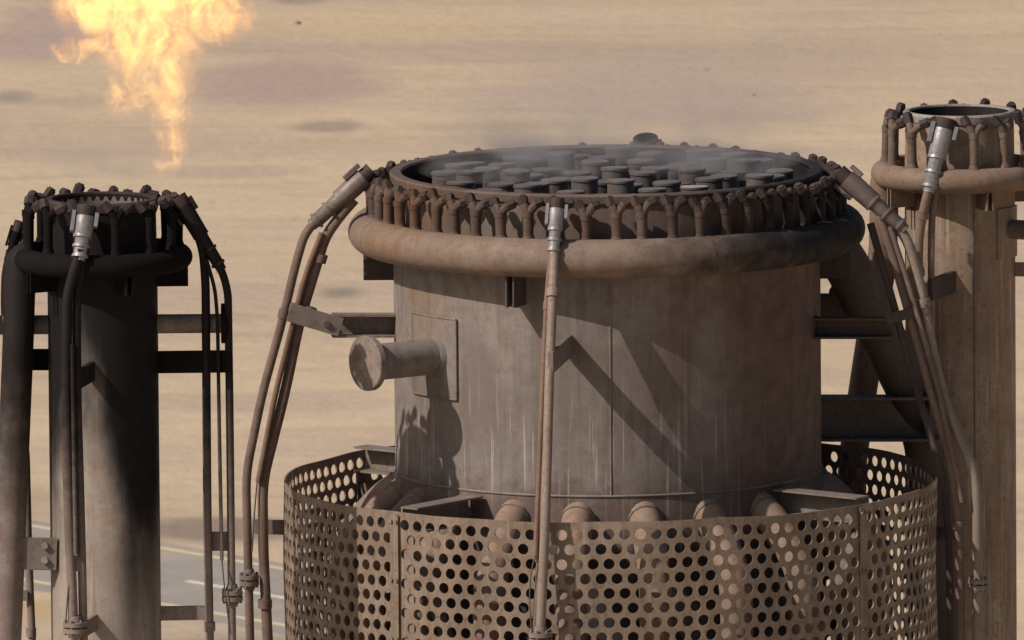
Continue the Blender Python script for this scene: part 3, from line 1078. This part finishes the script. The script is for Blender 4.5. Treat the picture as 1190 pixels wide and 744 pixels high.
# ================================================================== GROUND AND ROAD
t = NT('desert_sand')
p = t.pos()
px, py, pz = xyz(t, p)
band = t.noise(t.vmath('MULTIPLY', p, (.35, 1, 1)), .035, 6, .55, .8)
band2 = t.noise(t.vmath('MULTIPLY', p, (.22, 1.0, 1)), .13, 6, .62, .5)
fine = t.noise(p, 1.1, 7, .66)
speck = t.noise(p, 3.2, 3, .5)
col = t.mix(t.rng(band, .38, .62), (.50, .398, .285), (.58, .468, .325))
col = t.mix(t.math('MULTIPLY', t.rng(band2, .44, .70), .6), col, (.42, .335, .275))
mot = t.noise(t.vmath('MULTIPLY', p, (.30, 1, 1)), .42, 6, .68, .4)
col = t.mix(t.math('MULTIPLY', t.rng(mot, .48, .68), .42), col, (.39, .305, .235))
lt_ = t.noise(t.vmath('MULTIPLY', p, (.18, 1, 1)), .30, 5, .6)
col = t.mix(t.math('MULTIPLY', t.rng(lt_, .58, .72), .5), col, (.63, .52, .37))
col = t.mix(t.math('MULTIPLY', t.rng(fine, .5, .75), .25), col, (.40, .30, .205))
col = t.mix(t.math('MULTIPLY', t.rng(speck, .68, .74), .3), col, (.24, .19, .14))


def patch(col, u, v, ru, rv, c, amt, pw=1.0):
    g = G(u, v)
    gu = (G(u + ru, v) - g).length
    gv = (G(u, v - rv) - g).length
    d = t.vmath('SUBTRACT', p, tuple(g))
    d = t.vmath('MULTIPLY', d, (1 / gu, 1 / gv, 0))
    l = t.vmath('LENGTH', d)
    l = t.math('ADD', l, t.math('MULTIPLY', t.math('SUBTRACT', t.noise(t.vmath('MULTIPLY', p, (.4, 1, 1)), .22, 5, .6), .5), 1.6))
    return t.mix(t.math('MULTIPLY', t.rng(l, 1.15, .35), amt), col, c)


GR = (.30, .25, .21)
col = patch(col, 385, 147, 55, 10, GR, .75)
col = patch(col, 15, 112, 35, 10, GR, .75)
col = patch(col, 395, 341, 45, 10, (.24, .215, .165), .85)
col = patch(col, 330, 95, 140, 32, (.41, .315, .27), .9)
col = patch(col, 40, 40, 80, 45, (.42, .325, .285), .85)
col = patch(col, 350, 0, 40, 6, GR, .7)
col = patch(col, 760, 105, 240, 45, (.44, .35, .295), .85)
col = patch(col, 270, 370, 60, 10, (.40, .32, .25), .5)
col = patch(col, 430, 30, 200, 22, (.56, .43, .275), .6)
col = patch(col, 255, 616, 130, 17, (.26, .21, .165), .9)
col = patch(col, 30, 580, 60, 16, (.38, .29, .21), .6)
col = patch(col, 1000, 60, 160, 40, (.47, .375, .28), .6)
col = patch(col, 330, 470, 160, 16, (.44, .35, .28), .6)
col = patch(col, 260, 200, 90, 9, (.44, .35, .275), .7)
col = patch(col, 60, 708, 70, 14, (.50, .37, .21), .9)
col = patch(col, 280, 752, 160, 20, (.31, .27, .225), .85)
b = t.N('BsdfPrincipled')
t.L(col, b.inputs['Base Color'])
b.inputs['Roughness'].default_value = .95
b.inputs['Specular IOR Level'].default_value = .1
bp = t.N('Bump')
bp.inputs['Strength'].default_value = .35
bp.inputs['Distance'].default_value = .3
t.L(t.math('ADD', t.math('MULTIPLY', band2, 2.0), fine), bp.inputs['Height'])
t.L(bp.outputs[0], b.inputs['Normal'])
t.L(b.outputs[0], t.out.inputs[0])
M['sand'] = t.m
bm = bmesh.new()
for x0, x1, y0, y1 in ((-5000, 5000, -1500, 8000),):
    bm.faces.new([bm.verts.new(q) for q in ((x0, y0, 0), (x1, y0, 0), (x1, y1, 0), (x0, y1, 0))])
gnd = obj('ground', bm, M['sand'])
gnd['kind'] = 'structure'

t = NT('worn_asphalt')
p = t.pos()
n1 = t.noise(p, .5, 6, .6)
n2 = t.noise(p, 12, 3, .6)
col = t.mix(t.rng(n1, .35, .7), (.32, .295, .265), (.38, .345, .30))
col = t.mix(t.math('MULTIPLY', n2, .3), col, (.2, .185, .165))
n3 = t.noise(t.vmath('MULTIPLY', p, (1, 1, 1)), .22, 6, .65)
col = t.mix(t.math('MULTIPLY', t.rng(n3, .5, .68), .55), col, (.46, .37, .27))
n4 = t.noise(p, 1.6, 6, .7, 1.5)
col = t.mix(t.math('MULTIPLY', t.rng(n4, .56, .62), .35), col, (.22, .20, .18))
b = t.N('BsdfPrincipled')
t.L(col, b.inputs['Base Color'])
b.inputs['Roughness'].default_value = .9
t.L(b.outputs[0], t.out.inputs[0])
M['asphalt'] = t.m


def paint(name, c):
    t = NT(name)
    p = t.pos()
    n = t.noise(p, 2.5, 5, .65)
    col = t.mix(t.rng(n, .5, .8, 0, .6), c, (.2, .18, .15))
    b = t.N('BsdfPrincipled')
    t.L(col, b.inputs['Base Color'])
    b.inputs['Roughness'].default_value = .8
    t.L(b.outputs[0], t.out.inputs[0])
    return t.m


M['yellow'] = paint('yellow_road_paint', (.70, .60, .36))
M['white'] = paint('white_road_paint', (.78, .74, .66))
fA, fB = G(22, 609), G(330, 662)
nA, nB = G(22, 673), G(330, 727)
mid0 = (fA + nA) / 2
dr = ((fB - fA).normalized() + (nB - nA).normalized()).normalized()
pr2 = Vector((-dr.y, dr.x, 0))
if pr2.y < 0:
    pr2 = -pr2
hw = abs((fA - mid0).dot(pr2)) * .5 + abs((nA - mid0).dot(pr2)) * .5


def strip(bm, off, w, s0, s1, z):
    vs = []
    for s_, o_ in ((s0, off - w / 2), (s1, off - w / 2), (s1, off + w / 2), (s0, off + w / 2)):
        q = mid0 + dr * s_ + pr2 * o_
        vs.append(bm.verts.new((q.x, q.y, z)))
    bm.faces.new(vs)


bm = bmesh.new()
strip(bm, -.1, hw * 2 + 1.4, -700, 700, .006)
road = obj('road', bm, M['asphalt'])
road['kind'] = 'structure'
for off in (-hw, hw):
    bm = bmesh.new()
    strip(bm, off, .22, -700, 700, .012)
    obj('edge_line', bm, M['yellow'], road)
dk0 = (G(224, 675) - mid0).dot(dr)
for k in range(-3, 4):
    bm = bmesh.new()
    strip(bm, -.1, .2, dk0 + k * 13.5, dk0 + k * 13.5 + 9.0, .012)
    obj('lane_dash', bm, M['white'], road)
# stones scattered over the sand
bm = bmesh.new()
rnd = random.Random(3)
for k in range(16):
    u, v = rnd.uniform(-60, 1250), rnd.uniform(-20, 600)
    g = G(u, v)
    s_ = rnd.uniform(.04, .09) * (1.6 if rnd.random() < .05 else 1)
    m = Matrix.Translation((g.x, g.y, s_ * .2)) @ Matrix.Rotation(rnd.uniform(0, 6), 4, 'Z') @ Matrix.Diagonal((s_ * rnd.uniform(1, 2.2), s_, s_ * .6, 1))
    bmesh.ops.create_icosphere(bm, subdivisions=1, radius=1, matrix=m)
st_m = steel('desert_stone', (.28, .225, .17), (.36, .29, .225), rust_amt=.2, streak=0, rough=.9)
so = obj('scattered_stones', bm, st_m)
so['kind'] = 'stuff'


# ================================================================== FLAME AND SMOKE
def blob_domain(name, blobs, mat, grow=1.5, vox=.06):
    bm = bmesh.new()
    for c, r in blobs:
        m = Matrix.Translation(c) @ Matrix.Diagonal((r[0] * grow, r[1] * grow, r[2] * grow, 1))
        bmesh.ops.create_icosphere(bm, subdivisions=3, radius=1, matrix=m)
    me = bpy.data.meshes.new(name)
    bm.to_mesh(me)
    bm.free()
    o = bpy.data.objects.new(name, me)
    COL.objects.link(o)
    md = o.modifiers.new('r', 'REMESH')
    md.mode = 'VOXEL'
    md.voxel_size = vox
    dg = bpy.context.evaluated_depsgraph_get()
    me2 = bpy.data.meshes.new_from_object(o.evaluated_get(dg))
    o.modifiers.clear()
    o.data = me2
    me2.name = name
    me2.materials.clear()
    me2.materials.append(mat)
    return o


def blob_field(t, p, blobs, sharp=1.0):
    acc = None
    for c, r in blobs:
        d = t.vmath('SUBTRACT', p, tuple(c))
        d = t.vmath('MULTIPLY', d, (1 / r[0], 1 / r[1], 1 / r[2]))
        q = t.vmath('DOT_PRODUCT', d, d)
        g = t.math('SUBTRACT', 1.0, q)
        acc = g if acc is None else t.math('MAXIMUM', acc, g)
    return acc


fl = []
for u, v, ru, rv, rd in ((197, 170, 21, 42, 18), (201, 126, 30, 44, 26), (190, 85, 44, 48, 34), (150, 108, 30, 34, 24),
                         (170, 48, 72, 42, 48), (98, 57, 42, 17, 26), (254, 18, 46, 40, 38), (150, 0, 92, 52, 60),
                         (225, -35, 80, 55, 60), (160, -85, 110, 65, 70)):
    fl.append((P(u, v, YL - .05), (ru * S, rd * S, rv * S)))
t = NT('burning_gas')
p = t.pos()
warp = t.N('TexNoise')
t.L(p, warp.inputs['Vector'])
warp.inputs['Scale'].default_value = 5.0
warp.inputs['Detail'].default_value = 4
wv = t.vmath('SUBTRACT', warp.outputs['Color'], (.5, .5, .5))
pw = t.vmath('ADD', p, t.vmath('MULTIPLY', wv, (.28, .28, .28)))
f = blob_field(t, pw, fl)
stv = t.vmath('MULTIPLY', pw, (1, 1, .55))
n1 = t.noise(stv, 9, 6, .68, .6)
dens = t.math('MULTIPLY', t.rng(f, -.15, .75), t.rng(n1, .40, .70))
dx, dy, dz = xyz(t, p)
hf = t.rng(dz, P(0, 190, YL).z, P(0, 10, YL).z, .85, 1.0, smooth=False)
dens = t.math('MULTIPLY', dens, hf)
hot = t.math('MULTIPLY', dens, 1.0, clamp=True)
colr = t.mix(t.rng(hot, .05, .55), (1.0, .33, .06), (1.0, .59, .17))
em = t.N('Emission')
t.L(colr, em.inputs['Color'])
t.L(t.math('MULTIPLY', dens, 9.0), em.inputs['Strength'])
ab = t.N('VolumeAbsorption')
ab.inputs['Color'].default_value = (.9, .75, .5, 1)
t.L(t.math('MULTIPLY', dens, 4.0), ab.inputs['Density'])
ad = t.N('AddShader')
t.L(em.outputs[0], ad.inputs[0])
t.L(ab.outputs[0], ad.inputs[1])
t.L(ad.outputs[0], t.out.inputs['Volume'])
t.m.cycles.volume_step_rate = .22 if hasattr(t.m, 'cycles') and hasattr(t.m.cycles, 'volume_step_rate') else 1
flame = blob_domain('flame', fl, t.m, grow=1.12, vox=.03)
flame['label'] = 'bright orange and yellow flame burning in the air above the soot blackened left stack'
flame['category'] = 'flame'

sm = []
for u, v, ru, rv, rd, Yo in ((640, 178, 150, 26, 160, .1), (770, 172, 130, 28, 150, .1), (880, 185, 80, 20, 110, 0), (560, 190, 80, 18, 110, -.1),
                             (800, 110, 240, 60, 160, .5), (640, 130, 190, 55, 150, .5), (720, 50, 260, 70, 170, .9), (900, 60, 170, 60, 150, 1.0), (60, 90, 75, 95, 90, -.3), (130, 190, 90, 40, 60, -.9), (330, 70, 110, 60, 90, .4)):
    sm.append((P(u, v, YM + Yo), (ru * S, rd * S, rv * S)))
t = NT('thin_smoke')
p = t.pos()
warp = t.N('TexNoise')
t.L(p, warp.inputs['Vector'])
warp.inputs['Scale'].default_value = 1.6
warp.inputs['Detail'].default_value = 3
wv = t.vmath('SUBTRACT', warp.outputs['Color'], (.5, .5, .5))
pw = t.vmath('ADD', p, t.vmath('MULTIPLY', wv, (.7, .7, .5)))
f = blob_field(t, pw, sm)
n1 = t.noise(t.vmath('MULTIPLY', pw, (1, 1, .7)), 2.6, 5, .6, .5)
dx, dy, dz = xyz(t, p)
hz = t.rng(dz, zrim - .15, zrim + .34, 1.0, .05)
dens = t.math('MULTIPLY', t.math('MULTIPLY', t.rng(f, -.05, .8), t.rng(n1, .30, .78)), hz)
pv = t.N('VolumePrincipled')
pv.inputs['Color'].default_value = (.60, .60, .61, 1)
pv.inputs['Anisotropy'].default_value = .2
t.L(t.math('MULTIPLY', dens, 5.0), pv.inputs['Density'])
t.L(pv.outputs[0], t.out.inputs['Volume'])
if hasattr(t.m.cycles, 'volume_step_rate'):
    t.m.cycles.volume_step_rate = .5
smoke = blob_domain('smoke', sm, t.m, grow=1.1, vox=.08)
smoke['kind'] = 'stuff'

# ================================================================== LIGHT
sd = Vector((-math.sin(R(61)) * math.cos(R(40.5)), -math.cos(R(61)) * math.cos(R(40.5)), math.sin(R(40.5)))).normalized()
el = math.asin(sd.z)
az = math.atan2(sd.x, sd.y)
w = bpy.data.worlds.new('World')
sc.world = w
w.use_nodes = True
nt = w.node_tree
bg = nt.nodes['Background']
sky = nt.nodes.new('ShaderNodeTexSky')
sky.sky_type = 'NISHITA'
sky.sun_disc = False
sky.sun_elevation = el
sky.sun_rotation = az
sky.dust_density = 4
sky.altitude = 200
nt.links.new(sky.outputs[0], bg.inputs[0])
bg.inputs[1].default_value = .058
sl = bpy.data.lights.new('sun', 'SUN')
sl.energy = 4.0
sl.angle = R(.5)
sl.color = (1, .888, .795)
so_ = bpy.data.objects.new('sun', sl)
COL.objects.link(so_)
so_.rotation_euler = sd.to_track_quat('Z', 'Y').to_euler()
so_.location = (-30, -30, 90)

sc.render.engine = 'CYCLES'
sc.cycles.use_denoising = True
sc.cycles.max_bounces = 6
sc.cycles.volume_bounces = 1
sc.cycles.volume_max_steps = 512
sc.view_settings.view_transform = 'Standard'
sc.view_settings.look = 'None'
sc.view_settings.exposure = 0.0
sc.view_settings.gamma = 1
sc.view_settings.use_curve_mapping = False
